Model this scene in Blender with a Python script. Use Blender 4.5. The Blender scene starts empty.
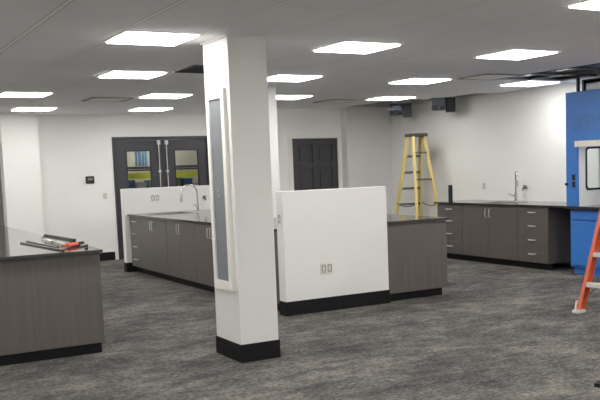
import bpy, bmesh, math, random
from mathutils import Vector, Matrix
random.seed(7)
C = bpy.context.scene.collection
PI = math.pi
H = 2.627            # ceiling height
MOD = 0.6334         # ceiling tile module
GX0, GY0 = 2.025, 6.4581
CT = 0.921           # worktop height

# ------------------------------------------------------------------ materials
def lin(c):
    return tuple((v/12.92 if v <= .04045 else ((v+.055)/1.055)**2.4) for v in [k/255 for k in c])

def mat(name, rgb, rough=.5, metal=0.0, var=0.0, vscale=8.0, stretch=(1, 1, 1), bump=0.0, bscale=80.0, spec=.5):
    m = bpy.data.materials.new(name); m.use_nodes = True
    nt = m.node_tree; b = nt.nodes['Principled BSDF']
    col = lin(rgb)
    b.inputs['Base Color'].default_value = (*col, 1)
    b.inputs['Roughness'].default_value = rough
    b.inputs['Metallic'].default_value = metal
    b.inputs['Specular IOR Level'].default_value = spec
    if var or bump:
        tc = nt.nodes.new('ShaderNodeTexCoord')
        mp = nt.nodes.new('ShaderNodeMapping'); mp.inputs['Scale'].default_value = stretch
        nt.links.new(tc.outputs['Object'], mp.inputs['Vector'])
    if var:
        n = nt.nodes.new('ShaderNodeTexNoise'); n.inputs['Scale'].default_value = vscale
        n.inputs['Detail'].default_value = 4
        nt.links.new(mp.outputs['Vector'], n.inputs['Vector'])
        r = nt.nodes.new('ShaderNodeValToRGB')
        r.color_ramp.elements[0].position = .3; r.color_ramp.elements[1].position = .7
        r.color_ramp.elements[0].color = (*[v*(1-var) for v in col], 1)
        r.color_ramp.elements[1].color = (*[min(1, v*(1+var)) for v in col], 1)
        nt.links.new(n.outputs['Fac'], r.inputs['Fac'])
        nt.links.new(r.outputs['Color'], b.inputs['Base Color'])
    if bump:
        n2 = nt.nodes.new('ShaderNodeTexNoise'); n2.inputs['Scale'].default_value = bscale
        nt.links.new(mp.outputs['Vector'], n2.inputs['Vector'])
        bp = nt.nodes.new('ShaderNodeBump'); bp.inputs['Strength'].default_value = bump
        bp.inputs['Distance'].default_value = .002
        nt.links.new(n2.outputs['Fac'], bp.inputs['Height'])
        nt.links.new(bp.outputs['Normal'], b.inputs['Normal'])
    return m

def emit(name, rgb, s):
    m = bpy.data.materials.new(name); m.use_nodes = True
    nt = m.node_tree; nt.nodes.clear()
    e = nt.nodes.new('ShaderNodeEmission'); o = nt.nodes.new('ShaderNodeOutputMaterial')
    e.inputs['Color'].default_value = (*lin(rgb), 1); e.inputs['Strength'].default_value = s
    nt.links.new(e.outputs[0], o.inputs['Surface'])
    return m

def glass_mat():
    m = bpy.data.materials.new('window_glass'); m.use_nodes = True
    nt = m.node_tree; nt.nodes.clear()
    t = nt.nodes.new('ShaderNodeBsdfTransparent'); t.inputs['Color'].default_value = (.93, .96, .95, 1)
    g = nt.nodes.new('ShaderNodeBsdfGlossy'); g.inputs['Roughness'].default_value = .02
    f = nt.nodes.new('ShaderNodeFresnel'); f.inputs['IOR'].default_value = 1.45
    x = nt.nodes.new('ShaderNodeMixShader'); o = nt.nodes.new('ShaderNodeOutputMaterial')
    ge = nt.nodes.new('ShaderNodeNewGeometry'); iv = nt.nodes.new('ShaderNodeMath'); iv.operation = 'SUBTRACT'; iv.inputs[0].default_value = 1
    mu = nt.nodes.new('ShaderNodeMath'); mu.operation = 'MULTIPLY'
    nt.links.new(ge.outputs['Backfacing'], iv.inputs[1]); nt.links.new(iv.outputs[0], mu.inputs[0]); nt.links.new(f.outputs[0], mu.inputs[1])
    nt.links.new(mu.outputs[0], x.inputs[0]); nt.links.new(t.outputs[0], x.inputs[1]); nt.links.new(g.outputs[0], x.inputs[2])
    nt.links.new(x.outputs[0], o.inputs['Surface'])
    return m

def carpet_mat():
    m = bpy.data.materials.new('patterned_carpet'); m.use_nodes = True
    nt = m.node_tree; b = nt.nodes['Principled BSDF']; N = nt.nodes.new; L = nt.links.new
    b.inputs['Roughness'].default_value = .95; b.inputs['Specular IOR Level'].default_value = .15
    tc = N('ShaderNodeTexCoord')
    def noise(scale, stretch, detail=5, rough=.6, rot=0.0):
        mp = N('ShaderNodeMapping'); mp.inputs['Scale'].default_value = stretch
        mp.inputs['Rotation'].default_value = (0, 0, rot)
        n = N('ShaderNodeTexNoise'); n.inputs['Scale'].default_value = scale
        n.inputs['Detail'].default_value = detail; n.inputs['Roughness'].default_value = rough
        L(tc.outputs['Object'], mp.inputs['Vector']); L(mp.outputs['Vector'], n.inputs['Vector'])
        return n
    a = noise(4.2, (1, 1.7, 1), 10, .74)     # cloudy blotches, longer across the room
    d = noise(42, (.6, 1.0, 1), 6, .8)      # tufted streaks
    e = noise(1.1, (1, 1.2, 1), 2)
    m1 = N('ShaderNodeMath'); m1.operation = 'MULTIPLY'; m1.inputs[1].default_value = .36
    m2 = N('ShaderNodeMath'); m2.operation = 'MULTIPLY_ADD'; m2.inputs[1].default_value = .56
    m3 = N('ShaderNodeMath'); m3.operation = 'MULTIPLY_ADD'; m3.inputs[1].default_value = .22
    L(a.outputs['Fac'], m1.inputs[0]); L(d.outputs['Fac'], m2.inputs[0]); L(m1.outputs[0], m2.inputs[2])
    L(e.outputs['Fac'], m3.inputs[0]); L(m2.outputs[0], m3.inputs[2])
    r = N('ShaderNodeValToRGB'); cr = r.color_ramp
    cr.elements[0].position = .45; cr.elements[0].color = (*lin((36, 37, 39)), 1)
    cr.elements[1].position = .71; cr.elements[1].color = (*lin((148, 142, 132)), 1)
    k = cr.elements.new(.56); k.color = (*lin((82, 81, 79)), 1)
    L(m3.outputs[0], r.inputs['Fac']); L(r.outputs['Color'], b.inputs['Base Color'])
    bp = N('ShaderNodeBump'); bp.inputs['Strength'].default_value = .35; bp.inputs['Distance'].default_value = .006
    L(d.outputs['Fac'], bp.inputs['Height']); L(bp.outputs['Normal'], b.inputs['Normal'])
    return m

def ceiling_mat():
    m = bpy.data.materials.new('ceiling_tiles'); m.use_nodes = True
    nt = m.node_tree; b = nt.nodes['Principled BSDF']; N = nt.nodes.new; L = nt.links.new
    b.inputs['Roughness'].default_value = .8; b.inputs['Specular IOR Level'].default_value = .25
    tc = N('ShaderNodeTexCoord'); sx = N('ShaderNodeSeparateXYZ'); L(tc.outputs['Object'], sx.inputs[0])
    def math_(op, *a):
        n = N('ShaderNodeMath'); n.operation = op
        for i, v in enumerate(a):
            if hasattr(v, 'links'): L(v, n.inputs[i])
            else: n.inputs[i].default_value = v
        return n.outputs[0]
    def cell(sock, o):
        u = math_('DIVIDE', math_('SUBTRACT', sock, o), MOD)
        fr = math_('FRACT', u)
        dist = math_('MINIMUM', fr, math_('SUBTRACT', 1.0, fr))
        return math_('FLOOR', u), dist
    cx, dx = cell(sx.outputs['X'], GX0); cy, dy = cell(sx.outputs['Y'], GY0)
    bx_ = math_('LESS_THAN', dx, .022); by_ = math_('LESS_THAN', dy, .019)
    bar = math_('MAXIMUM', bx_, by_)
    gx = math_('LESS_THAN', dx, .034); gy = math_('LESS_THAN', dy, .028)
    gap = math_('SUBTRACT', math_('MAXIMUM', gx, gy), bar)
    cv = N('ShaderNodeCombineXYZ'); L(cx, cv.inputs[0]); L(cy, cv.inputs[1])
    wn = N('ShaderNodeTexWhiteNoise'); L(cv.outputs[0], wn.inputs['Vector'])
    mp = N('ShaderNodeMapping'); mp.inputs['Scale'].default_value = (.6, 3, 1); L(tc.outputs['Object'], mp.inputs[0])
    ns = N('ShaderNodeTexNoise'); ns.inputs['Scale'].default_value = 3; ns.inputs['Detail'].default_value = 6; L(mp.outputs[0], ns.inputs['Vector'])
    f = math_('ADD', math_('MULTIPLY', wn.outputs['Value'], .5), math_('MULTIPLY', ns.outputs['Fac'], .5))
    r = N('ShaderNodeValToRGB'); r.color_ramp.elements[0].color = (*lin((236, 236, 238)), 1); r.color_ramp.elements[1].color = (*lin((246, 246, 247)), 1)
    L(f, r.inputs['Fac'])
    m1 = N('ShaderNodeMixRGB'); L(bar, m1.inputs[0]); L(r.outputs[0], m1.inputs[1]); m1.inputs[2].default_value = (*lin((255, 255, 255)), 1)
    m2 = N('ShaderNodeMixRGB'); L(gap, m2.inputs[0]); L(m1.outputs[0], m2.inputs[1]); m2.inputs[2].default_value = (*lin((192, 190, 190)), 1)
    L(m2.outputs[0], b.inputs['Base Color'])
    return m

M = dict(
    wall=mat('painted_wall', (229, 228, 224), .75, var=.02, vscale=2),
    wall_shade=mat('shaded_wall_tone', (222, 220, 218), .75, var=.02, vscale=2),  # wall colour greyed slightly to stand in for shade away from the lights
    wall_lit=mat('lit_wall_tone', (243, 242, 239), .7, var=.01, vscale=2),  # wall colour lightened to stand in for light missing in the recess
    trimwhite=mat('white_trim_paint', (238, 236, 229), .45, var=.01),
    black=mat('black_cove_base', (18, 18, 20), .55, var=.1, vscale=6, spec=.3),
    carpet=carpet_mat(), ceiling=ceiling_mat(),
    lam=mat('taupe_laminate', (98, 92, 88), .38, var=.10, vscale=4, stretch=(9, 9, .35), spec=.5),
    lamdark=mat('taupe_laminate_shadow_gap', (38, 35, 34), .6, var=.05),
    top=mat('black_epoxy_worktop', (58, 57, 55), .1, var=.12, vscale=14, spec=.55),
    steel=mat('brushed_steel', (186, 184, 180), .28, 1.0, var=.05, vscale=30, stretch=(1, 1, 12)),
    satin=mat('satin_nickel', (214, 211, 204), .35, .5, var=.03),
    chrome=mat('polished_chrome', (205, 204, 200), .14, 1.0, var=.02),
    doorgrey=mat('charcoal_door_paint', (56, 55, 62), .4, var=.04, vscale=3),
    doorframe=mat('charcoal_frame_paint', (46, 45, 50), .42, var=.04, vscale=3),
    doorblack=mat('dark_panel_door_paint', (66, 65, 71), .4, var=.05, vscale=4),
    greydoor=mat('mid_grey_door_paint', (120, 118, 114), .5, var=.03),
    blue=mat('blue_enamel', (60, 124, 205), .38, var=.04, vscale=3),
    bluedk=mat('blue_enamel_groove', (28, 62, 116), .5, var=.03),
    liner=mat('white_liner', (222, 222, 222), .4, var=.02),
    blackpl=mat('black_plastic', (16, 16, 18), .4, var=.08, vscale=20),
    gasket=mat('black_gasket', (24, 24, 25), .6, var=.05),
    whitepl=mat('white_plastic', (222, 220, 212), .4, var=.02),
    greypl=mat('grey_plastic', (120, 120, 118), .45, var=.04),
    yellow=mat('yellow_fibreglass', (222, 203, 132), .45, var=.07, vscale=12, stretch=(1, 1, .3)),
    orange=mat('orange_fibreglass', (212, 104, 68), .42, var=.07, vscale=12, stretch=(1, 1, .3)),
    alu=mat('ladder_aluminium', (226, 225, 220), .4, .15, var=.05, vscale=20),
    dullstep=mat('grey_ladder_step', (104, 101, 92), .5, .3, var=.08, vscale=20),
    capgrey=mat('dark_grey_ladder_cap', (70, 68, 64), .55, var=.06),
    mesh_blue=mat('blue_perforated_grille', (84, 128, 186), .5, var=.25, vscale=60),
    deck=mat('dark_plenum_steel', (74, 74, 78), .8, var=.2, vscale=3),
    galv=mat('galvanised_duct', (188, 190, 194), .4, .5, var=.12, vscale=9),
    darkgrey=mat('dark_grey_enamel', (98, 104, 114), .3, .5, var=.08),
    slate=mat('slate_grey_insert', (124, 128, 131), .5, var=.05, vscale=4),
    grille=mat('dark_air_grille', (70, 71, 76), .5, var=.1),
    redgrip=mat('orange_red_grip', (222, 82, 52), .5, var=.06),
    toolsteel=mat('dark_tool_steel', (62, 58, 56), .4, .5, var=.1, vscale=30),
    palemetal=mat('pale_grey_metal', (196, 196, 192), .4, .3, var=.06),
    hiyellow=mat('yellow_green_beam_paint', (206, 208, 52), .5, var=.06),
    bluecloth=mat('pale_blue_sheet', (150, 176, 198), .7, var=.2, vscale=6),
    bluebox=mat('blue_crate_plastic', (48, 96, 160), .5, var=.1),
    greenbox=mat('green_crate_plastic', (122, 158, 70), .5, var=.1),
    corrwall=mat('beige_corridor_wall', (196, 188, 170), .7, var=.03),
    hazard=mat('black_yellow_sticker', (226, 190, 40), .5, var=.05),
    glass=glass_mat(),
    hoodfill=emit('hood_fill_diffuser', (255, 253, 248), 9.0),
    led=emit('led_diffuser', (255, 253, 251), 20.0),
)

# ------------------------------------------------------------------ mesh builder
class MB:
    def __init__(s): s.bm = bmesh.new()
    def box(s, x0, x1, y0, y1, z0, z1, bev=0, seg=2):
        r = bmesh.ops.create_cube(s.bm, size=1); vs = r['verts']
        for v in vs:
            v.co = Vector(((x0+x1)/2 + v.co.x*(x1-x0), (y0+y1)/2 + v.co.y*(y1-y0), (z0+z1)/2 + v.co.z*(z1-z0)))
        if bev:
            es = list({e for v in vs for e in v.link_edges})
            bmesh.ops.bevel(s.bm, geom=es, offset=bev, segments=seg, affect='EDGES', profile=.6)
        return s
    def beam(s, a, b, w, d, side=Vector((1, 0, 0)), bev=0):
        a, b = Vector(a), Vector(b); z = (b-a).normalized()
        y = z.cross(Vector(side)).normalized(); x = y.cross(z)
        r = bmesh.ops.create_cube(s.bm, size=1); ln = (b-a).length; c = (a+b)/2
        for v in r['verts']: v.co = c + x*(v.co.x*w) + y*(v.co.y*d) + z*(v.co.z*ln)
        if bev:
            es = list({e for v in r['verts'] for e in v.link_edges})
            bmesh.ops.bevel(s.bm, geom=es, offset=bev, segments=2, affect='EDGES', profile=.6)
        return s
    def channel(s, a, b, w, d, t, side, open_dir):
        """C-section rail: web plus two flanges."""
        a, b = Vector(a), Vector(b); z = (b-a).normalized()
        y = z.cross(Vector(side)).normalized(); x = y.cross(z)     # x ~ side, y ~ depth
        s.beam(a, b, t, d, side, .002)
        for k in (-1, 1):
            o = y*(k*(d/2 - t/2)) + x*(open_dir*w/2)
            s.beam(a+o, b+o, w, t, side, .0015)
        return s
    def cyl(s, a, b, r0, r1=None, n=20):
        return s.tube([a, b], [r0, r0 if r1 is None else r1], n)
    def tube(s, pts, rad, n=12):
        pts = [Vector(p) for p in pts]
        if not isinstance(rad, (list, tuple)): rad = [rad]*len(pts)
        rings = []; up = None
        for i, p in enumerate(pts):
            t = (pts[min(i+1, len(pts)-1)] - pts[max(i-1, 0)]).normalized()
            if up is None:
                up = Vector((0, 0, 1)) if abs(t.z) < .9 else Vector((1, 0, 0))
            x = up.cross(t)
            if x.length < 1e-4: x = Vector((0, 1, 0)).cross(t)
            x.normalize(); y = t.cross(x); up = y
            rings.append([s.bm.verts.new(p + x*(math.cos(2*PI*k/n)*rad[i]) + y*(math.sin(2*PI*k/n)*rad[i])) for k in range(n)])
        for i in range(len(rings)-1):
            for k in range(n):
                s.bm.faces.new((rings[i][k], rings[i][(k+1) % n], rings[i+1][(k+1) % n], rings[i+1][k]))
        s.bm.faces.new(rings[0][::-1]); s.bm.faces.new(rings[-1])
        return s
    def prism(s, poly, axis, a, b):
        """2-D outline extruded along an axis ('x','y','z') from a to b."""
        def P(u, v, w):
            return {'x': (w, u, v), 'y': (u, w, v), 'z': (u, v, w)}[axis]
        A = [s.bm.verts.new(P(u, v, a)) for u, v in poly]; B = [s.bm.verts.new(P(u, v, b)) for u, v in poly]
        n = len(poly)
        s.bm.faces.new(A); s.bm.faces.new(B[::-1])
        for i in range(n): s.bm.faces.new((A[i], B[i], B[(i+1) % n], A[(i+1) % n]))
        return s
    def ring(s, outer, inner, axis, a, b):
        """outline with a hole of as many points, extruded."""
        def P(u, v, w):
            return {'x': (w, u, v), 'y': (u, w, v), 'z': (u, v, w)}[axis]
        n = len(outer)
        V = [[s.bm.verts.new(P(u, v, w)) for u, v in loop] for loop in (outer, inner) for w in (a, b)]
        oa, ob, ia, ib = V
        for i in range(n):
            j = (i+1) % n
            for q in ((oa[i], oa[j], ob[j], ob[i]), (ia[j], ia[i], ib[i], ib[j]), (oa[j], oa[i], ia[i], ia[j]), (ob[i], ob[j], ib[j], ib[i])):
                s.bm.faces.new(q)
        return s
    def slab(s, x0, x1, y0, y1, z0, z1, holes=()):
        xs = sorted({x0, x1, *[h[i] for h in holes for i in (0, 1) if x0 < h[i] < x1]})
        ys = sorted({y0, y1, *[h[i] for h in holes for i in (2, 3) if y0 < h[i] < y1]})
        V = {}
        def v(i, j, k):
            if (i, j, k) not in V: V[(i, j, k)] = s.bm.verts.new((xs[i], ys[j], (z0, z1)[k]))
            return V[(i, j, k)]
        nx, ny = len(xs)-1, len(ys)-1
        def solid(i, j):
            if not (0 <= i < nx and 0 <= j < ny): return False
            cx, cy = (xs[i]+xs[i+1])/2, (ys[j]+ys[j+1])/2
            return not any(h[0] < cx < h[1] and h[2] < cy < h[3] for h in holes)
        for i in range(nx):
            for j in range(ny):
                if not solid(i, j): continue
                s.bm.faces.new((v(i, j, 1), v(i+1, j, 1), v(i+1, j+1, 1), v(i, j+1, 1)))
                s.bm.faces.new((v(i, j, 0), v(i, j+1, 0), v(i+1, j+1, 0), v(i+1, j, 0)))
                if not solid(i-1, j): s.bm.faces.new((v(i, j, 0), v(i, j, 1), v(i, j+1, 1), v(i, j+1, 0)))
                if not solid(i+1, j): s.bm.faces.new((v(i+1, j, 0), v(i+1, j+1, 0), v(i+1, j+1, 1), v(i+1, j, 1)))
                if not solid(i, j-1): s.bm.faces.new((v(i, j, 0), v(i+1, j, 0), v(i+1, j, 1), v(i, j, 1)))
                if not solid(i, j+1): s.bm.faces.new((v(i, j+1, 0), v(i, j+1, 1), v(i+1, j+1, 1), v(i+1, j+1, 0)))
        return s
    def build(s, name, m, parent=None, smooth=False):
        bmesh.ops.recalc_face_normals(s.bm, faces=s.bm.faces[:])
        me = bpy.data.meshes.new(name); s.bm.to_mesh(me); s.bm.free()
        me.materials.append(m)
        if smooth:
            for p in me.polygons: p.use_smooth = True
        o = bpy.data.objects.new(name, me); C.objects.link(o)
        if parent: o.parent = parent
        if smooth:
            try: me.set_sharp_from_angle(angle=math.radians(38))
            except Exception: pass
        return o

def tag(o, label=None, cat=None, group=None, kind=None):
    if label: o['label'] = label
    if cat: o['category'] = cat
    if group: o['group'] = group
    if kind: o['kind'] = kind
    return o
def empty(name, loc, rz=0):
    e = bpy.data.objects.new(name, None); C.objects.link(e)
    e.location = loc; e.rotation_euler = (0, 0, rz); e.empty_display_size = .1
    return e
def thing(name, label, cat, loc=(0, 0, 0), rz=0, group=None):
    return tag(empty(name, loc, rz), label, cat, group)
def struct(o): o['kind'] = 'structure'; return o
def copy_tree(o, parent=None):
    c = o.copy(); C.objects.link(c)
    if parent: c.parent = parent
    for ch in list(o.children): copy_tree(ch, c)
    return c
def rrect(x0, x1, y0, y1, r, n=6):
    pts = []
    for cx, cy, a0 in ((x1-r, y1-r, 0), (x0+r, y1-r, 90), (x0+r, y0+r, 180), (x1-r, y0+r, 270)):
        for k in range(n+1):
            a = math.radians(a0 + 90*k/n); pts.append((cx+r*math.cos(a), cy+r*math.sin(a)))
    return pts

# ------------------------------------------------------------------ room shell
XL, XR, YB, YF, YP, YD = -1.95, 9.40, -1.4, 15.75, 14.12, 13.9   # left, right, behind, door wall, panel-door wall, shade-toned wall
ZT = 3.3
struct(MB().box(XL-.15, 10.6, YB-.15, 19.2, -.1, 0).build('floor', M['carpet']))

cellx = lambda i: GX0 + i*MOD
celly = lambda j: GY0 + j*MOD
holes = [(cellx(9), cellx(11), celly(0), celly(4)),          # open tiles above the fume hood
         (cellx(11), XR-.02, celly(7), celly(9)), (cellx(10), XR-.02, celly(9), YD-.03)]
struct(MB().slab(XL, XR, YB, YF, H, H+.018, holes + [(8.444, XR+1, YD, YF+1), (7.0, XR+1, YP, YF+1)]).build('ceiling', M['ceiling']))
struct(MB().box(XL-.15, 9.6, YB-.15, 19.2, ZT, ZT+.1).build('ceiling_deck', M['deck']))

struct(MB().box(XL-.15, XL, YB-.15, YF, 0, ZT).build('wall_left', M['wall']))
struct(MB().box(XR, XR+.15, YB-.15, YD+1.9, 0, ZT).build('wall_right', M['wall']))
struct(MB().box(XL, XR, YB-.15, YB, 0, ZT).build('wall_back', M['wall']))
# door wall with the double door opening and the grey door opening at its left
D1 = (4.585, 6.46, 2.224); D3 = (1.62, 2.64, 2.17)
w = MB()
w.box(XL, D3[0], YF, YF+.15, 0, ZT); w.box(D3[0], D3[1], YF, YF+.15, D3[2], ZT); w.box(D3[1], D1[0], YF, YF+.15, 0, ZT)
w.box(D1[0], D1[1], YF, YF+.15, D1[2], ZT); w.box(D1[1], 7.0, YF, YF+.15, 0, ZT)
struct(w.build('wall_front', M['wall']))
struct(MB().box(2.64, 3.235, 15.43, YF, 0, H).build('wall_pier', M['wall']))
# panel-door wall, stepped forward
D2 = (7.34, 8.46, 2.10)
w = MB()
w.box(6.85, D2[0], YP, YP+.15, 0, ZT); w.box(D2[0], 8.444, YP, YP+.15, D2[2], ZT)
w.box(6.85, 7.0, YP+.15, YF, 0, ZT)
struct(w.build('wall_recess', M['wall_lit']))
struct(MB().box(8.444, XR, YD, YP+.5, 0, ZT).build('wall_shaded', M['wall_shade']))

# baseboards
def base(name, x0, x1, y0, y1, z=.15): return struct(MB().box(x0, x1, y0, y1, 0, z, .003, 1).build(name, M['black']))
base('baseboard_front', 3.24, 4.52, YF-.012, YF)
base('baseboard_pier', 2.66, 3.235, 15.418, 15.43)
base('baseboard_right', XR-.012, XR, 11.55, YD-.02)
base('baseboard_far_right', 8.47, XR-.02, YD-.012, YD)
base('baseboard_recess', 6.87, 7.30, YP-.012, YP)

# columns
cb = struct(MB().box(2.836, 3.177, 6.4406, 6.9506, 0, H, .006).build('column_near', M['wall']))
b = MB(); b.ring([(2.828, 6.4326), (3.185, 6.4326), (3.185, 6.9586), (2.828, 6.9586)],
                 [(2.8365, 6.441), (3.1765, 6.441), (3.1765, 6.950), (2.8365, 6.950)], 'z', 0, .148)
struct(b.build('baseboard_column', M['black']))
b = MB(); b.ring([(2.824, 6.4286), (3.189, 6.4286), (3.189, 6.9626), (2.824, 6.9626)],
                 [(2.8365, 6.441), (3.1765, 6.441), (3.1765, 6.950), (2.8365, 6.950)], 'z', H-.014, H)
struct(b.build('trim_column', M['trimwhite']))
struct(MB().box(4.855, 5.195, 10.30, 10.72, 0, H, .006).build('column_far', M['wall']))

# tall narrow frame on the near column's left face
t = thing('wall_panel', 'tall narrow white-framed grey panel mounted on the left face of the near column', 'panel', (2.836, 6.69, .58))
b = MB(); b.ring([(-.185, 0), (.185, 0), (.185, 1.64), (-.185, 1.64)], [(-.125, .075), (.125, .075), (.125, 1.565), (-.125, 1.565)], 'x', -.03, -.001)
b.build('panel_frame', M['trimwhite'], t)
MB().box(-.018, -.006, -.124, .124, .076, 1.564).build('panel_insert', M['slate'], t)
for zz in (.78, .82):
    MB().cyl((-.022, .02, zz), (-.018, .02, zz), .008).build('screw', M['palemetal'], t)

# island pony walls
struct(MB().box(4.1395, 5.4465, 8.168, 8.325, 0, 1.32, .005).build('wall_island_near', M['wall']))
base('baseboard_island_near', 4.131, 5.452, 8.158, 8.1675, .152)
base('baseboard_island_side', 4.13, 4.139, 8.1685, 8.325, .152)
struct(MB().box(4.085, 5.62, 13.6, 13.74, 0, 1.32, .005).build('wall_island_far', M['wall']))
base('baseboard_island_far', 4.08, 4.3, 13.588, 13.5995, .15)
base('baseboard_island_end', 4.075, 4.0845, 13.6, 13.74, .15)

# ------------------------------------------------------------------ doors
def double_door():
    x0, x1, zt = D1; fw = .06
    r = struct(empty('door_1', ((x0+x1)/2, YF, 0)))
    hw = (x1-x0)/2 - .002
    f = MB()
    f.box(-hw, -hw+fw, -.03, .13, 0, zt-.002, .004); f.box(hw-fw, hw, -.03, .13, 0, zt-.002, .004)
    f.box(-hw+fw, hw-fw, -.03, .13, zt-fw, zt-.002, .004)
    f.build('door_frame', M['doorframe'], r)
    lw = hw - fw - .004
    for sgn in (-1, 1):
        a, bb = (-lw, -.006) if sgn < 0 else (.006, lw)
        # window opening inside the leaf
        wx0, wx1 = (-.675, -.235) if sgn < 0 else (.25, .70)
        z0, z1 = .95, 1.955
        m = MB()
        m.box(a, wx0, .01, .055, .012, zt-fw-.006); m.box(wx1, bb, .01, .055, .012, zt-fw-.006)
        m.box(wx0, wx1, .01, .055, .012, z0); m.box(wx0, wx1, .01, .055, z1, zt-fw-.006)
        leaf = m.build('door_leaf', M['doorgrey'], r)
        g = MB(); g.ring([(wx0-.025, z0-.025), (wx1+.025, z0-.025), (wx1+.025, z1+.025), (wx0-.025, z1+.025)],
                         [(wx0, z0), (wx1, z0), (wx1, z1), (wx0, z1)], 'y', .002, .0098)
        g.build('glazing_bead', M['doorframe'], leaf)
        MB().box(wx0+.001, wx1-.001, .028, .034, z0+.001, z1-.001).build('glass_pane', M['glass'], leaf)
        rx = sgn*.075
        MB().cyl((rx, -.025, .2), (rx, -.025, 2.1), .013, n=14).build('latch_rod', M['chrome'], leaf, True)
        MB().box(rx-.032, rx+.032, -.05, .0095, 2.07, 2.15, .012).build('rod_latch', M['palemetal'], leaf)
        MB().box(rx-.024, rx+.024, -.04, .0095, 1.56, 1.60, .006).build('rod_guide', M['palemetal'], leaf)
        bx0, bx1 = (a+.08, -.04) if sgn < 0 else (.04, bb-.08)
        MB().box(bx0, bx1, -.07, .0095, .98, 1.05, .01).build('push_bar', M['steel'], leaf)
    return r
double_door()

def panel_door():
    x0, x1 = 7.62, 8.515
    r = struct(empty('door_2', (0, YP, 0)))
    zt = 2.078
    dw0, dw1 = 7.403, 8.349
    m = MB(); m.box(dw0, dw1, .03, .05, .01, zt-.006)           # core
    st = .115; mid = (dw0+dw1)/2
    rails = [(.01, .24), (.86, .98), (1.54, 1.64), (1.97, zt-.006)]
    for a, bb in ((dw0, dw0+st), (mid-.055, mid+.055), (dw1-st, dw1)): m.box(a, bb, .002, .03, .01, zt-.006, .004)
    for z0, z1 in rails:
        for a, bb in ((dw0+st, mid-.055), (mid+.055, dw1-st)): m.box(a, bb, .002, .03, z0, z1, .004)
    for (z0, z1) in ((.24, .86), (.98, 1.54), (1.64, 1.97)):
        for a, bb in ((dw0+st, mid-.055), (mid+.055, dw1-st)):
            m.box(a+.045, bb-.045, .010, .031, z0+.045, z1-.045, .004)
    leaf = m.build('door_leaf', M['doorblack'], r)
    MB().cyl((dw0+.07, -.045, 1.0), (dw0+.07, .005, 1.0), .028).build('door_knob', M['steel'], leaf, True)
    c = MB(); cw = .085
    c.box(dw0-.01-cw, dw0-.006, -.018, -.0005, 0, zt+.006, .003); c.box(dw1+.006, 8.436, -.018, -.0005, 0, zt+.006, .003)
    c.box(dw0-.01-cw, 8.436, -.018, -.0005, zt+.006, zt+.006+cw, .003)
    c.build('door_casing', M['trimwhite'], r)
    j = MB(); j.box(7.341, dw0-.004, .0, .14, 0, 2.098); j.box(dw1+.004, 8.4435, .0, .14, 0, 2.098); j.box(dw0-.004, dw1+.004, .0, .14, zt+.001, 2.098)
    j.build('door_jamb', M['trimwhite'], r)
    MB().box(dw0-.003, dw1+.003, .1, .13, .0, zt).build('door_stop', M['doorblack'], r)
panel_door()
# edge bead at the outer corner of the shade-toned wall
struct(MB().box(8.430, 8.4435, YD+.01, YD+.05, .16, 2.2, .003).build('trim_corner', M['wall_shade']))

def grey_door():
    x0, x1, zt = D3
    r = struct(empty('door_3', (0, YF, 0)))
    f = MB(); f.box(x0+.002, x0+.05, -.02, .12, 0, zt-.002); f.box(x1-.052, x1-.002, -.02, .12, 0, zt-.002); f.box(x0+.05, x1-.052, -.02, .12, zt-.052, zt-.002)
    f.build('door_frame', M['greydoor'], r)
    l = MB().box(x0+.053, x1-.055, .01, .05, .01, zt-.056).build('door_leaf', M['greydoor'], r)
    h = MB(); h.cyl((2.52, .01, 1.36), (2.52, -.05, 1.36), .02); h.beam((2.52, -.05, 1.36), (2.42, -.05, 1.36), .02, .02, (0, 1, 0))
    h.build('door_handle', M['blackpl'], l)
grey_door()

# ------------------------------------------------------------------ next room, seen through the door glass
struct(MB().box(2.9, 8.6, 19.05, 19.2, 0, ZT).build('wall_corridor', M['corrwall']))
struct(MB().box(2.75, 2.9, YF+.16, 19.2, 0, ZT).build('wall_corridor_left', M['corrwall']))
struct(MB().box(8.6, 8.75, YF+.2, 19.2, 0, ZT).build('wall_corridor_right', M['corrwall']))
t = thing('storage_rack', 'storage rack with yellow-green beam seen through the double door glass', 'rack', (6.3, 17.9, 0))
for xx in (-1.15, 1.35):
    for yy in (-.25, .25): MB().box(xx-.035, xx+.035, yy-.035, yy+.035, 0, 2.0).build('upright', M['bluebox'], t)
for yy in (-.25, .25):
    MB().box(-1.11, 1.31, yy-.03, yy+.03, 1.44, 1.565).build('beam', M['hiyellow'], t)
MB().box(-1.11, 1.31, -.2, .2, 1.60, 1.63).build('shelf', M['deck'], t)
MB().box(-1.11, 1.31, -.28, .28, 1.64, 1.69).build('shelf', M['deck'], t)
MB().box(-1.11, 1.31, -.22, .22, .99, 1.03).build('shelf', M['deck'], t)
for i, (xx, wd, ht, mm, lb) in enumerate(((-.80, .2, .39, 'bluebox', 'blue crate on the rack, leftmost behind the door glass'), (-.56, .2, .33, 'palemetal', 'pale grey carton on the rack behind the left door glass'),
        (-.30, .2, .37, 'bluecloth', 'light blue carton on the rack behind the gap between the doors'), (.24, .13, .40, 'greenbox', 'green crate on the rack behind the right door glass'),
        (.46, .2, .38, 'bluebox', 'dark blue crate beside the green crate behind the right door glass'), (.72, .3, .3, 'palemetal', 'pale carton on the rack at the far right behind the door glass'))):
    b = MB(); b.box(-wd/2, wd/2, -.15, .15, 0, ht, .006); b.box(-wd/2-.008, wd/2+.008, -.158, .158, ht-.03, ht-.005, .003)
    o = b.build('crate', M[mm]); o.location = (6.3+xx, 17.9, 1.0305); tag(o, lb, 'crate', 'crates on the rack in the next room')
b = MB()
n = 14
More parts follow.
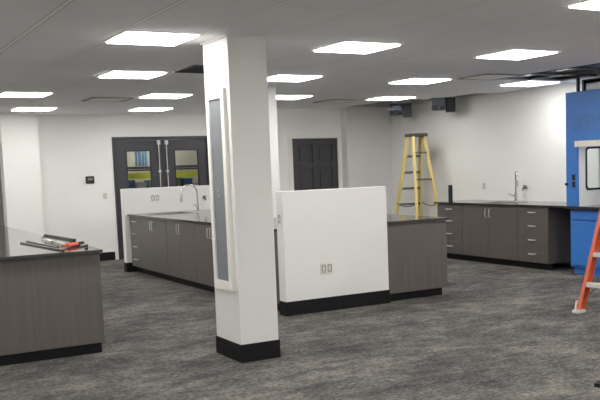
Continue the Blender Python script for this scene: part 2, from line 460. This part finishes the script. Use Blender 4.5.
for k in range(n):
    a0, a1 = -.28+.56*k/n, -.28+.56*(k+1)/n
    y0, y1 = .03*math.sin(k*1.9), .03*math.sin((k+1)*1.9)
    b.prism([(a0*.5, y0), (a1*.5, y1), (a1*.5, y1+.012), (a0*.5, y0+.012)], 'z', 1.7, 2.3)
o = b.build('hanging_sheet', M['bluecloth']); o.location = (5.62, 17.3, 0)
tag(o, 'pale blue sheet hanging beyond the left door glass', 'sheet')
rod = MB().cyl((-.2, 0, 2.31), (.2, 0, 2.31), .012).build('hanging_rod', M['steel'], o)

# ------------------------------------------------------------------ ceiling lights
lights = []
def make_light():
    r = empty('ceiling_light', (0, 0, H))
    a, i = .306, .284
    f = MB(); f.ring([(-a, -a), (a, -a), (a, a), (-a, a)], [(-i, -i), (i, -i), (i, i), (-i, i)], 'z', -.006, -.0005)
    f.build('light_frame', M['trimwhite'], r)
    MB().box(-i+.001, i-.001, -i+.001, i-.001, -.016, -.002, .002, 1).build('diffuser', M['led'], r)
    return r
LX, LY = 2.3417, 6.7748
VIS = {(0, 0): 'large bright ceiling light panel left of the near column', (3, 0): 'large bright ceiling light panel right of the near column',
       (6, 0): 'bright ceiling light panel at upper right, in front of the open tiles',
       (4, -4): 'ceiling light panel cut off by the top right corner of the picture',
       (1, 4): 'second ceiling light panel from the front, left of the near column',
       (4, 4): 'ceiling light panel touching the right side of the near column',
       (7, 4): 'ceiling light panel in the second row, above the yellow ladder',
       (10, 4): 'ceiling light panel against the dark open tiles near the blue hood',
       (0, 8): 'ceiling light panel at the left edge of the picture, larger of the two there',
       (1+2, 8): 'thin far ceiling light panel left of the near column, above the double doors',
       (6, 8): 'small ceiling light panel in front of the dark panel door wall',
       (9, 8): 'far ceiling light panel beside the two hanging grey units',
       (1, 12): 'farthest ceiling light panel above the white wall pier at left',
       (4, 12): 'farthest ceiling light panel above the double doors'}
proto = make_light()
first = True
def put_light(i, j, label, group):
    global first
    o = proto if first else copy_tree(proto)
    first = False
    o.location = (LX+i*MOD, LY+j*MOD, H)
    tag(o, label, 'ceiling light', group)
for (i, j), lb in VIS.items(): put_light(i, j, lb, 'square ceiling light panels')
for i, j in ((1, -4), (7, -4), (-2, -4), (10, -4), (0, -8), (3, -8), (6, -8), (-3, -8), (9, -8), (1, -12), (4, -12), (7, -12), (7, 12), (-2, -12), (-3, 0), (-6, 0), (9, 0), (-2, 4), (-5, 4), (-3, 8), (-6, 8), (-2, 12), (-5, 12)):
    put_light(i, j, 'square ceiling light panel beyond the edge of the picture', 'ceiling lights out of the picture')
o = copy_tree(proto); o.location = (5.7, 17.0, 2.75); tag(o, 'square light panel of the room behind the double doors', 'ceiling light')
o = copy_tree(proto); o.location = (6.4, 18.55, 2.75); tag(o, 'unseen light panel added to brighten the back wall of the room behind the double doors', 'ceiling light')  # second panel, added out of sight to brighten the next room
struct(MB().box(2.9, 8.6, YF+.15, 19.05, 2.755, 2.77).build('ceiling_corridor', M['ceiling']))

# air diffusers and a return grille
def diffuser(i, j, label):
    t = thing('air_diffuser', label, 'air vent', (cellx(i)+MOD/2, celly(j)+MOD/2, H), 0, 'square ceiling air vents')
    a = .30
    b = MB(); b.ring([(-a, -a), (a, -a), (a, a), (-a, a)], [(-a+.035, -a+.035), (a-.035, -a+.035), (a-.035, a-.035), (-a+.035, a-.035)], 'z', -.012, -.0005)
    b.build('vent_frame', M['greypl'], t)
    MB().box(-.2635, .2635, -.2635, .2635, -.004, -.001).build('vent_throat', M['grille'], t)
    MB().box(-.24, .24, -.24, .24, -.014, -.0045, .004).build('vent_plate', M['trimwhite'], t)
diffuser(8, 3, 'square air vent in the ceiling left of the open dark tiles')
diffuser(2, 9, 'square air vent in the ceiling above the left wall, beside the lights')
diffuser(8, 9, 'square air vent in the ceiling near the dark panel door')
t = thing('air_grille', 'dark louvred return grille in the ceiling just left of the near column', 'air vent', (cellx(2)+MOD/2, celly(3)+MOD/2, H))
a = .30
b = MB(); b.ring([(-a, -a), (a, -a), (a, a), (-a, a)], [(-a+.03, -a+.03), (a-.03, -a+.03), (a-.03, a-.03), (-a+.03, a-.03)], 'z', -.012, -.0005); b.build('grille_frame', M['grille'], t)
b = MB()
for k in range(14):
    yy = -.26 + k*.04; b.beam((-.268, yy, -.007), (.268, yy, -.007), .028, .004, (0, 1, -.6))
b.build('louvres', M['grille'], t)
MB().box(-.268, .268, -.268, .268, -.003, -.001).build('grille_back', M['gasket'], t)

# plenum contents above the open tiles
def tagthing(o, lb, cat, g=None): return tag(o, lb, cat, g)
b = MB(); b.cyl((7.3, 8.35, 2.955), (9.2, 8.35, 2.955), .13, n=24); o = b.build('plenum_duct', M['galv'], None, True); tag(o, 'grey round duct crossing inside the open ceiling above the blue hood', 'duct')
b = MB(); b.box(8.07, 8.11, 6.0, 9.4, H+.045, 2.81); b.box(8.02, 8.16, 6.0, 9.4, H+.0305, H+.0455); b.box(8.02, 8.16, 6.0, 9.4, 2.809, 2.8245)
tag(b.build('steel_joist', M['darkgrey']), 'dark steel joist inside the open ceiling tiles', 'joist')
b = MB(); b.cyl((8.62, 6.2, H+.061), (8.62, 9.3, H+.061), .03, n=14); tag(b.build('conduit', M['galv'], None, True), 'thin grey conduit pipe inside the open ceiling tiles', 'pipe')
g = MB()
for k in (1, 2, 3):
    g.box(cellx(9)+.012, cellx(11)-.012, celly(k)-.012, celly(k)+.012, H+.002, H+.03)
g.box(cellx(10)-.012, cellx(10)+.012, celly(0)+.012, celly(4)-.012, H+.002, H+.03)
struct(g.build('trim_ceiling_grid', M['darkgrey']))

def hanging_unit(x, y, label):
    t = thing('hanging_unit', label, 'ceiling unit', (x, y, 2.392), math.radians(-35.8), 'grey units hanging by the right wall')
    MB().box(-.075, .085, -.09, .09, 0, .235, .008).build('control_box', M['blackpl'], t)
    b = MB(); b.cyl((-.3, 0, .135), (-.082, 0, .135), .105, n=28); b.box(-.29, -.095, -.105, .105, .14, .24, .01)
    b.build('motor_drum', M['darkgrey'], t, True)
    MB().cyl((-.32, 0, .135), (-.301, 0, .135), .09, n=28).build('drum_cap', M['galv'], t, True)
    MB().cyl((-.19, -.118, .075), (-.19, -.085, .075), .02, n=20).build('lens', M['greypl'], t, True)  # no real lens: pale disc stands in for the highlight on the drum
    for xx in (-.19, .0): MB().cyl((xx, 0, .236), (xx, 0, ZT-2.392-.003), .006, n=8).build('hanger_rod', M['galv'], t)
hanging_unit(9.13, 12.95, 'grey hanging unit with black box by the far light, left of the pair')
hanging_unit(9.13, 11.70, 'grey hanging unit with black box nearer the camera, right of the pair')

# ------------------------------------------------------------------ cabinets
TOE = .095; CARC = CT-.028
def pull(m, x, z, vert, y=-.02):
    L = .065
    if vert:
        m.tube([(x, y, z-L), (x, y-.03, z-L+.008), (x, y-.03, z+L-.008), (x, y, z+L)], .007, 10)
    else:
        m.tube([(x-L, y, z), (x-L+.008, y-.03, z), (x+L-.008, y-.03, z), (x+L, y, z)], .0085, 10)
    return m
def cabinet(w, d, label, loc, rz, kind, group, mat_='lam'):
    """front faces local -Y, front plane at y=0, runs x 0..w, depth +Y"""
    t = thing('base_cabinet', label, 'cabinet', loc, rz, group)
    c = MB(); th = .018
    y0 = .021
    c.box(0.001, th, y0, d, TOE, CARC); c.box(w-th, w-.001, y0, d, TOE, CARC)
    c.box(th, w-th, y0, d, TOE, TOE+th); c.box(th, w-th, d-.01, d, TOE+th, CARC)
    c.box(th, w-th, y0, y0+.02, CARC-.04, CARC)
    c.build('carcass', M[mat_], t)
    MB().box(0.001, w-.001, .07, .085, 0, TOE-.001).build('toe_kick', M['black'], t)
    g = .003
    if kind == 'doors':
        for k in (0, 1):
            a, bb = (g, w/2-g/2) if k == 0 else (w/2+g/2, w-g)
            dr = MB().box(a, bb, 0, .02, TOE+.004, CARC-.006, .002).build('door', M[mat_], t)
            hx = bb-.045 if k == 0 else a+.045
            pull(MB(), hx, CARC-.115, True, 0).build('handle', M['satin'], dr, True)
    else:
        zs = [TOE+.004, .30, .50, .70, CARC-.006]
        for k in range(4):
            dr = MB().box(g, w-g, 0, .02, zs[k]+(0.0015 if k else 0), zs[k+1]-.0015, .002).build('drawer', M[mat_], t)
            pull(MB(), w/2, (zs[k]+zs[k+1])/2+.02, False, 0).build('handle', M['satin'], dr, True)
    return t
R_L = -PI/2     # faces -X, local x runs towards the camera
R_R = PI/2      # faces +X, local x runs away
# left run of the island
FX = 4.165
cabinet(.53, .62, 'narrow four-drawer taupe cabinet at the far end of the island, by the pony wall', (FX, 13.586, 0), R_L, 'drawers', 'island sink-side cabinets')
cabinet(1.16, .62, 'two-door taupe cabinet under the island sink, next to the far drawers', (FX, 13.06, 0), R_L, 'doors', 'island sink-side cabinets')
cabinet(1.10, .62, 'two-door taupe cabinet in the middle of the island sink side', (FX, 11.898, 0), R_L, 'doors', 'island sink-side cabinets')
cabinet(1.10, .62, 'two-door taupe cabinet of the island sink side, partly behind the near column', (FX, 10.796, 0), R_L, 'doors', 'island sink-side cabinets')
cabinet(1.36, .62, 'two-door taupe cabinet of the island hidden behind the near column', (FX, 9.694, 0), R_L, 'doors', 'island sink-side cabinets')
# right run of the island, facing the right wall
IX = 6.292
for k, (ya, wd) in enumerate(((8.265, 1.3), (9.57, 1.3), (10.875, 1.3), (12.18, 1.38))):
    cabinet(wd, .62, ['taupe cabinet on the back of the island nearest the taupe end panel', 'second taupe cabinet on the back of the island from the end panel',
                      'third taupe cabinet on the back of the island from the end panel', 'taupe cabinet on the back of the island by the far pony wall'][k], (IX, ya, 0), R_R, 'doors', 'island rear cabinets')
t = thing('end_panel', 'plain taupe laminate end panel right of the white island wall', 'panel', (5.45, 8.19, 0))
MB().box(0, .845, 0, .022, TOE, CARC, .002).build('panel', M['lam'], t)
MB().box(.0, .80, .05, .07, 0, TOE-.001).build('toe_kick', M['black'], t)
# island worktop with openings for the far column and the sink
SK = (4.36, 4.92, 12.72, 13.3)
b = MB(); b.slab(4.127, 6.303, 8.332, 13.585, CARC+.001, CT, [(4.85, 5.20, 10.295, 10.725), (SK[0], SK[1], SK[2], SK[3])])
b.box(5.452, 6.303, 8.163, 8.332, CARC+.001, CT)
tag(b.build('worktop', M['top']), 'dark worktop of the central island, around the far sink', 'worktop')

def sink(x0, x1, y0, y1, label):
    t = thing('sink', label, 'sink', ((x0+x1)/2, (y0+y1)/2, CT))
    a, bb = (x1-x0)/2, (y1-y0)/2
    o = rrect(-a-.02, a+.02, -bb-.02, bb+.02, .04); i = rrect(-a+.012, a-.012, -bb+.012, bb-.012, .05)
    MB().ring(o, i, 'z', .0008, .006).build('rim', M['steel'], t)
    w = MB(); i2 = rrect(-a+.005, a-.005, -bb+.005, bb-.005, .05)
    w.ring(i2, i, 'z', -.17, .0006); w.prism(i2, 'z', -.18, -.1702)
    w.build('basin', M['steel'], t)
    MB().cyl((0, 0, -.1698), (0, 0, -.166), .035, n=24).build('drain', M['chrome'], t, True)
    return t
sink(SK[0], SK[1], SK[2], SK[3], 'steel drop-in sink in the island worktop before the pony wall')

def faucet(x, y, rz, label, h, reach, drop, z=CT):
    t = thing('faucet', label, 'faucet', (x, y, z), rz)    # spout goes along local +X
    MB().cyl((0, 0, 0.0005), (0, 0, .012), .032, .03, 24).build('base_ring', M['chrome'], t, True)
    MB().cyl((0, 0, .0125), (0, 0, .13), .024, .021, 20).build('body', M['chrome'], t, True)
    pts = [(0, 0, .131), (0, 0, h-reach/2)]
    for k in range(1, 15):
        a = PI*k/14*1.0
        pts.append((reach/2 - reach/2*math.cos(a), 0, h-reach/2 + reach/2*math.sin(a)))
    pts.append((reach+.004, 0, h-reach/2-drop*.5))
    MB().tube(pts, .0125, 14).build('spout', M['chrome'], t, True)
    zz = h-reach/2-drop*.5
    MB().cyl((reach+.004, 0, zz-.001), (reach+.006, 0, zz-drop), .016, .02, 18).build('spray_head', M['steel'], t, True)
    b = MB(); b.cyl((0, -.02, .09), (0, -.05, .09), .012, n=14); b.tube([(0, -.05, .09), (.02, -.08, .105), (.03, -.12, .12)], [.008, .007, .006], 10)
    b.build('lever', M['chrome'], t, True)
    return t
faucet(5.11, 13.05, PI, 'tall gooseneck chrome faucet on the island worktop before the pony wall', .43, .26, .09)

# right run
RX, YE = 8.65, 8.952
cabinet(.62, .70, 'four-drawer taupe cabinet at the right end of the wall run, beside the blue hood', (RX, YE+.62, 0), R_L, 'drawers', 'right wall cabinets')
cabinet(1.265, .70, 'two-door taupe cabinet under the right wall sink, between drawer stacks', (RX, YE+.62+1.268, 0), R_L, 'doors', 'right wall cabinets')
cabinet(.64, .70, 'four-drawer taupe cabinet at the left end of the right wall run', (RX, YE+.62+1.27+.642, 0), R_L, 'drawers', 'right wall cabinets')
SR = (8.78, 9.16, 9.92, 10.5)
b = MB(); b.slab(8.615, XR-.002, 8.575, 11.53, CARC+.001, CT, [SR])
tag(b.build('worktop', M['top']), 'dark worktop along the right wall, reaching the blue hood', 'worktop')
sink(*SR, 'steel drop-in sink in the right wall worktop')
faucet(9.26, 10.27, math.radians(235), 'tall chrome faucet standing on the right wall worktop', .46, .15, .1)
t = thing('upright_speaker', 'slim black upright box at the left end of the right worktop', 'box', (8.80, 11.32, CT), math.radians(-37))
MB().box(-.034, .034, -.04, .04, .006, .27, .006).build('body', M['blackpl'], t)
MB().box(-.04, .04, -.046, .046, .0005, .0058, .002).build('foot', M['gasket'], t)

# left island
LXR, LYF = 2.045, 7.60
t = thing('end_panel', 'wide plain taupe laminate end panel of the left island', 'panel', (LXR, LYF, 0))
MB().box(-2.25, 0, 0, .022, TOE, CARC, .002).build('panel', M['lam'], t)
MB().box(-2.2, -.02, .04, .06, 0, TOE-.001).build('toe_kick', M['black'], t)
for k in range(4):
    cabinet(1.36, .62, ['taupe cabinet on the right side of the left island, nearest the camera', 'second taupe cabinet on the right side of the left island', 'third taupe cabinet on the right side of the left island', 'taupe cabinet at the far end of the left island'][k],
            (LXR-.005, LYF+.07+k*1.363, 0), R_R, 'doors', 'left island cabinets')
b = MB(); b.box(-2.25+LXR, LXR+.013, LYF-.06, 13.2, CARC+.001, CT, .002)
tag(b.build('worktop', M['top']), 'dark glossy worktop of the left island with tools on it', 'worktop')
# plain rear body of the left island
t = thing('base_cabinet', 'plain long taupe cabinet body along the left side of the left island', 'cabinet', (LXR-2.2, LYF+.07, 0))
MB().box(0, .9, 0, 5.45, TOE, CARC).build('carcass', M['lam'], t)
MB().box(.07, .9, 0, 5.45, 0, TOE-.001).build('toe_kick', M['black'], t)

# tools on the left worktop
def strip(name, a, bb, w, th, m, label, cat, g=None, z=CT):
    a, bb = Vector((*a, z+th/2+.0006)), Vector((*bb, z+th/2+.0006))
    c = (a+bb)/2
    b = MB(); b.beam(a-c, bb-c, w, th, Vector((-(bb-a).y, (bb-a).x, 0)).normalized(), .001)
    o = b.build(name, M[m]); o.location = c
    return tag(o, label, cat, g)
strip('metal_strip', (1.64, 8.92), (1.75, 7.66), .022, .012, 'toolsteel', 'long thin dark strip lying nearest the front edge of the left worktop', 'strip', 'strips on the left worktop')
strip('metal_strip', (1.725, 9.06), (1.785, 8.02), .022, .012, 'toolsteel', 'thin dark strip lying behind the front strip on the left worktop', 'strip', 'strips on the left worktop')
# bar tool along the worktop's right edge; local x points towards its far end
t = thing('hacksaw', 'hacksaw-like tool with long dark bar frame near the right edge of the left worktop', 'tool', (1.985, 8.82, CT), math.radians(93))
MB().beam((-.5, 0, .034), (.5, 0, .034), .03, .034, (0, 1, 0), .003).build('frame', M['toolsteel'], t)
for k in (-1, 1): MB().beam((k*.49, 0, .034), (k*.49, .045, .01), .014, .014, (1, 0, 0), .002).build('frame_post', M['toolsteel'], t)
MB().beam((.49, .045, .01), (-.49, .045, .01), .003, .016, (0, 1, 0)).build('blade', M['palemetal'], t)
t = thing('pliers', 'pliers with orange-red handles at the front right corner of the left worktop', 'tool', (1.995, 8.13, CT), math.radians(50))
b = MB(); b.tube([(0, .004, .0225), (-.06, .022, .0225), (-.15, .03, .0225), (-.26, .022, .0225)], [.008, .013, .014, .010], 12); b.build('handle', M['redgrip'], t, True)
b = MB(); b.tube([(0, -.004, .0225), (-.06, -.026, .0225), (-.15, -.04, .0225), (-.26, -.036, .0225)], [.008, .013, .014, .010], 12); b.build('handle', M['redgrip'], t, True)
b = MB(); b.cyl((0, 0, .0008), (0, 0, .036), .02); b.beam((0, .008, .02), (.09, .008, .02), .016, .02, (0, 1, 0), .003); b.beam((0, -.010, .02), (.09, -.009, .02), .016, .02, (0, 1, 0), .003)
b.build('jaws', M['toolsteel'], t)
t = thing('utility_knife', 'small dark tool lying at the right corner of the left worktop beside the pliers', 'tool', (2.0, 7.86, CT), math.radians(75))
b = MB(); b.prism([(-.08, -.014), (.07, -.017), (.085, 0), (.07, .015), (-.08, .014)], 'z', .0006, .022); b.build('handle', M['blackpl'], t)
MB().prism([(-.12, -.004), (-.0805, -.010), (-.0805, .010)], 'z', .009, .011).build('blade', M['palemetal'], t)
t = thing('level', 'pale grey level lying between the dark strips and the hacksaw on the left worktop', 'tool', (1.865, 8.5, CT), math.radians(91))
MB().box(-.36, .36, -.02, .02, .0005, .03, .004).build('body', M['palemetal'], t)
MB().box(-.05, .05, -.0215, .0215, .012, .0325, .004).build('vial', M['greypl'], t)

# ------------------------------------------------------------------ fume hood
HY0, HY1, HX = 6.72, 8.55, 8.60
t = thing('fume_hood', 'tall blue fume hood against the right wall at the picture edge', 'fume hood', (HX, HY1, 0), R_L)
# local: x runs towards camera from the left edge, y = depth into the wall
W = HY1-HY0; D = XR-.004-HX; pw = .195
# base cabinets (two), same thing
MB().box(.004, W-.004, .07, D, .1, .868, .003).build('base_body', M['blue'], t)
MB().box(.02, W-.02, .12, .14, 0, .099).build('plinth', M['blue'], t)
for k in (0, 1):
    a = .03 + k*(W/2-.01); bb = a + W/2-.05
    d = MB().box(a, bb, .05, .0695, .13, .72, .008).build('door', M['blue'], t)
    pull(MB(), bb-.06 if k == 0 else a+.06, .62, True, .05).build('handle', M['chrome'], d, True)
    MB().box(a, bb, .05, .0695, .735, .855, .008).build('apron_panel', M['blue'], t)
MB().box(-.022, W+.02, -.02, D, .8845, .921, .004).build('work_surface', M['top'], t)
MB().box(.004, W-.004, .07, D, .8685, .884).build('base_rail', M['bluedk'], t)
# superstructure
for k in (0, 1):
    x0 = 0 if k == 0 else W-pw
    p = MB(); p.box(x0, x0+pw, 0, .04, .9215, 1.79, .005); p.build('pillar', M['blue'], t)
    xi = pw-.02 if k == 0 else W-pw
    lp = MB()
    z0, z1, y0, y1 = 1.14, 1.69, .17, .60
    xa, xb = (x0+.06, x0+pw) if k == 0 else (x0, x0+.135)
    lp.box(xa, xb, .0405, D-.02, .9215, z0); lp.box(xa, xb, .0405, D-.02, z1, 1.79); lp.box(xa, xb, .0405, y0, z0, z1); lp.box(xa, xb, y1, D-.02, z0, z1)
    ln = lp.build('side_liner', M['liner'], t)
    fx = xb if k == 0 else xa-.008
    MB().ring(rrect(y0-.012, y1+.012, z0-.012, z1+.012, .05), rrect(y0+.014, y1-.014, z0+.014, z1-.014, .04), 'x', fx+.0005, fx+.008).build('window_gasket', M['gasket'], ln)
    MB().box(xa+.03 if k == 0 else xb-.04, xa+.04 if k == 0 else xb-.03, y0+.001, y1-.001, z0+.001, z1-.001).build('side_window', M['glass'], ln)
    sa, sb = (x0, x0+.02) if k == 0 else (x0+pw-.02, x0+pw)
    sd = MB(); sd.box(sa, sb, .0405, D, .9215, z0); sd.box(sa, sb, .0405, D, z1, 1.79); sd.box(sa, sb, .0405, y0, z0, z1); sd.box(sa, sb, y1, D, z0, z1); sd.build('side_panel', M['liner'], t)
MB().box(pw+.001, W-pw-.001, D-.03, D-.005, .9215, 1.79).build('back_liner', M['liner'], t)
MB().box(0, W, 0, D, 1.7905, 2.423, .006).build('head_box', M['blue'], t)
MB().box(pw+.3, W-pw-.3, .2, .32, 1.768, 1.79).build('hood_fill_strip', M['hoodfill'], t)  # unseen glowing strip added to brighten the hood liner
MB().box(pw-.012, W-pw+.012, -.03, -.0005, 1.704, 1.782, .004).build('sash_rail', M['trimwhite'], t)
MB().box(pw+.002, W-pw-.002, .04, .06, 1.60, 1.7895).build('sash_frame', M['bluedk'], t) if 0 else None
# louvre field on the head box: rows of small raised slots
b = MB()
for r_ in range(8):
    for c_ in range(26):
        xx = .1 + c_*.064; zz = 1.905 + r_*.027
        b.box(xx, xx+.048, -.004, -.0002, zz, zz+.014)
b.build('louvre_slots', M['mesh_blue'], t)
for zz in (1.21, 1.305):
    s_ = MB().box(.115, .165, -.012, -.0003, zz-.04, zz+.04, .004).build('socket', M['blackpl'], t)
MB().cyl((.02, -.03, 1.215), (.02, -.0003, 1.215), .018, n=16).build('valve_knob', M['blackpl'], t, True)
# duct and hanger above the hood
t = thing('exhaust_duct', 'silver exhaust duct on top of the blue fume hood', 'duct', (HX, HY1, 2.4235), R_L)
MB().box(.14, 1.7, .22, .6, .012, .12, .025, 4).build('duct_body', M['galv'], t)
MB().box(.1, .135, .2, .62, 0, .15, .004).build('end_flange', M['blackpl'], t)
MB().box(.1, 1.7, .2, .62, .151, .165).build('top_flange', M['blackpl'], t)
MB().box(.0, .03, .2, .24, 0, .2, .003).build('hanger_post', M['blackpl'], t)

# ------------------------------------------------------------------ ladders
def step_ladder(name, label, loc, rz, h, wb, wt, sf, sr, zsteps, rail, step, cap, braces, foot='alu', rail_d=.092):
    """front (steps) towards local -Y"""
    t = thing(name, label, 'ladder', loc, rz)
    zc = h-.05
    def fp(s, z): k = z/zc; return Vector((s*(wb/2 + (wt/2-wb/2)*k), -sf + (sf-.09)*k, z))
    def rp(s, z): k = z/zc; return Vector((s*(wb/2-.03 + (wt/2-wb/2+.01)*k), sr - (sr-.09)*k, z))
    for s in (-1, 1):
        MB().channel(fp(s, .03), fp(s, zc), .036, rail_d, .006, (1, 0, 0), -s).build('front_rail', M[rail], t)
        MB().channel(rp(s, .03), rp(s, zc), .03, .062, .006, (1, 0, 0), -s).build('rear_rail', M[rail], t)
        for P, d in ((fp(s, 0), rail_d), (rp(s, 0), .05)):
            b = MB(); b.box(P.x-.04, P.x+.04, P.y-d*.72, P.y+d*.72, 0.0005, .035, .008); b.prism([(P.y-d*.6, .034), (P.y+d*.6, .034), (P.y+d*.5, .125), (P.y-d*.3, .125)], 'x', P.x+s*.006, P.x+s*.018)
            b.build('foot', M[foot], t)
        a, c_ = fp(s, h*.42), rp(s, h*.42); mid = (a+c_)/2 + Vector((0, 0, -.045))
        b = MB(); b.tube([a+Vector((s*.012, .02, 0)), (a+mid)/2+Vector((s*.012, 0, -.012)), mid+Vector((s*.012, 0, 0)), (c_+mid)/2+Vector((s*.012, 0, -.012)), c_+Vector((s*.012, -.02, 0))], .009, 8)
        b.build('spreader', M[cap], t)
    for k, z in enumerate(zsteps):
        a, c_ = fp(-1, z), fp(1, z)
        b = MB(); b.box(a.x+.008, c_.x-.008, a.y-rail_d*.48, a.y+rail_d*.45, z-.004, z+.002); b.box(a.x+.008, c_.x-.008, a.y-rail_d*.48, a.y-rail_d*.48+.006, z-.036, z-.0035)
        b.box(a.x+.008, c_.x-.008, a.y+rail_d*.45-.006, a.y+rail_d*.45, z-.028, z-.0035)
        for g in range(4): b.box(a.x+.01, c_.x-.01, a.y-rail_d*.4+g*.018, a.y-rail_d*.4+g*.018+.005, z+.002, z+.005)
        st = b.build('step', M[step], t)
        if k == 0:
            for s in (-1, 1):
                p0 = fp(s, z-.16); p1 = fp(s, z); 
                MB().beam((p0.x-s*.014, p0.y-.03, p0.z), (p1.x-s*.15, p1.y-.03, z-.037), .02, .004, (0, 1, 0)).build('step_brace', M[braces], st)
    for z in (h*.28, h*.62, h*.84):
        a, c_ = rp(-1, z), rp(1, z)
        MB().beam((a.x, a.y, z), (c_.x, c_.y, z), .02, .03, (0, 1, 0), .002).build('rear_brace', M[step], t)
    MB().box(-wt/2-.025, wt/2+.025, -.145, .125, zc-.005, h, .012).build('top_cap', M[cap], t)
    return t
step_ladder('step_ladder', 'yellow fibreglass step ladder standing by the right wall behind the island', (8.87, 12.32, 0), math.radians(167.8), 2.07, .60, .27, .62, .58,
            [.3, .58, .86, 1.14, 1.42, 1.70], 'yellow', 'dullstep', 'capgrey', 'dullstep')
th = math.radians(-80.8)
s_ = Vector((math.cos(th), math.sin(th), 0)); l_ = Vector((-math.sin(th), math.cos(th), 0))
P0 = Vector((6.49, 6.32, 0)) + s_*.33 + l_*.62
step_ladder('step_ladder', 'orange fibreglass step ladder with pale steps cut off at the right picture edge', (P0.x, P0.y, 0), th, 1.83, .64, .34, .60, .52,
            [.30, .60, .90, 1.20, 1.48], 'orange', 'alu', 'orange', 'blackpl')

# ------------------------------------------------------------------ small wall items
def outlet(name_label, loc, rz, gang=1, dark=False, group='wall power outlets'):
    """faces local -Y"""
    t = thing('power_outlet', name_label, 'outlet', loc, rz, group)
    w = .038*gang
    MB().box(-w, w, -.007, -.0005, -.06, .06, .003).build('face_plate', M['whitepl'], t)
    for k in range(gang):
        xx = (k-(gang-1)/2)*.072
        r = MB(); r.ring(rrect(xx-.025, xx+.025, -.042, .042, .012), rrect(xx-.017, xx+.017, -.034, .034, .008), 'y', -.0095, -.0072)
        r.build('socket_rim', M['greypl'], t)
        so = MB().prism(rrect(xx-.0165, xx+.0165, -.0335, .0335, .008), 'y', -.009, -.0072).build('socket', M['whitepl'], t)
        for z0 in (-.018, .018):
            for dx in (-.006, .006): MB().box(xx+dx-.0018, xx+dx+.0018, -.0105, -.0092, z0-.006, z0+.006).build('slot', M['blackpl'], so)
    return t
outlet('double power outlet low on the white front wall of the island', (4.64, 8.168, .468), 0, 2)
outlet('upper power outlet on the narrow left end of the white island wall', (4.1395, 8.245, 1.03), R_L)
outlet('lower power outlet on the narrow left end of the white island wall', (4.1395, 8.245, .90), R_L) if 0 else None
outlet('power outlet on the far pony wall left of the gooseneck faucet', (4.604, 13.6, 1.155), 0, 2)
outlet('power outlet on the white wall left of the double doors', (4.40, YF, 1.17), 0)
outlet('power outlet on the right wall above the worktop, left of the faucet', (XR, 11.19, 1.15), R_L)
t = thing('wall_card_reader', 'small square black wall reader left of the double doors', 'wall device', (4.145, YF, 1.47))
MB().box(-.075, .075, -.03, -.0005, -.065, .065, .008).build('housing', M['blackpl'], t)
MB().box(-.045, .045, -.033, -.0305, -.01, .035, .001).build('display', M['greypl'], t)
def nozzle(loc, rz, label):
    t = thing('wall_tap', label, 'tap', loc, rz, 'small wall taps')
    MB().cyl((0, -.0005, 0), (0, -.008, 0), .025, n=20).build('flange', M['steel'], t, True)
    MB().tube([(0, -.008, 0), (0, -.05, 0), (0, -.07, -.012), (0, -.075, -.04)], .009, 10).build('nozzle', M['toolsteel'], t, True)
    b = MB(); b.cyl((0, -.04, .0), (0, -.04, .03), .006, n=10); b.beam((-.035, -.04, .03), (.035, -.04, .03), .012, .01, (0, 1, 0), .002)
    b.build('tap_handle', M['toolsteel'], t)
nozzle((XR, 10.19, 1.13), R_L, 'small dark wall tap right of the right wall faucet')
nozzle((5.44, 13.6, 1.115), 0, 'small dark wall tap on the far pony wall by the near column')

t = thing('plastic_block', 'small black plastic block on the carpet at the lower right picture corner', 'block', (4.50, 4.165, 0), .3)
MB().box(-.045, .045, -.03, .03, .0005, .03, .004).build('body', M['blackpl'], t)
MB().box(-.03, .03, -.02, .02, .0302, .04, .003).build('lid', M['gasket'], t)

# ------------------------------------------------------------------ camera and view
cam = bpy.data.cameras.new('camera'); co = bpy.data.objects.new('camera', cam); C.objects.link(co)
yaw, pit, rol, hc = .5298, .0977, -.0352, 1.574
f = Vector((math.sin(yaw)*math.cos(pit), math.cos(yaw)*math.cos(pit), -math.sin(pit)))
r = Vector((math.cos(yaw), -math.sin(yaw), 0)); u = r.cross(f)
c_, s_ = math.cos(rol), math.sin(rol)
rx = r*c_ + u*s_; ux = u*c_ - r*s_
m = Matrix((rx, ux, -f)).transposed().to_4x4(); m.translation = (0, 0, hc)
co.matrix_world = m
cam.sensor_fit = 'HORIZONTAL'; cam.sensor_width = 36
cam.lens = 872.48/600*36
cam.shift_x = (300-337.26)/600; cam.shift_y = (250.88-200)/600
cam.clip_start = .05; cam.clip_end = 100
sc = bpy.context.scene; sc.camera = co
w = bpy.data.worlds.new('world'); sc.world = w; w.use_nodes = True
w.node_tree.nodes['Background'].inputs['Color'].default_value = (.02, .02, .022, 1)
sc.view_settings.view_transform = 'Standard'; sc.view_settings.look = 'None'
sc.view_settings.exposure = 0.0; sc.view_settings.gamma = 1; sc.view_settings.use_curve_mapping = False
sc.cycles.use_denoising = True
sc.cycles.max_bounces = 12; sc.cycles.diffuse_bounces = 8
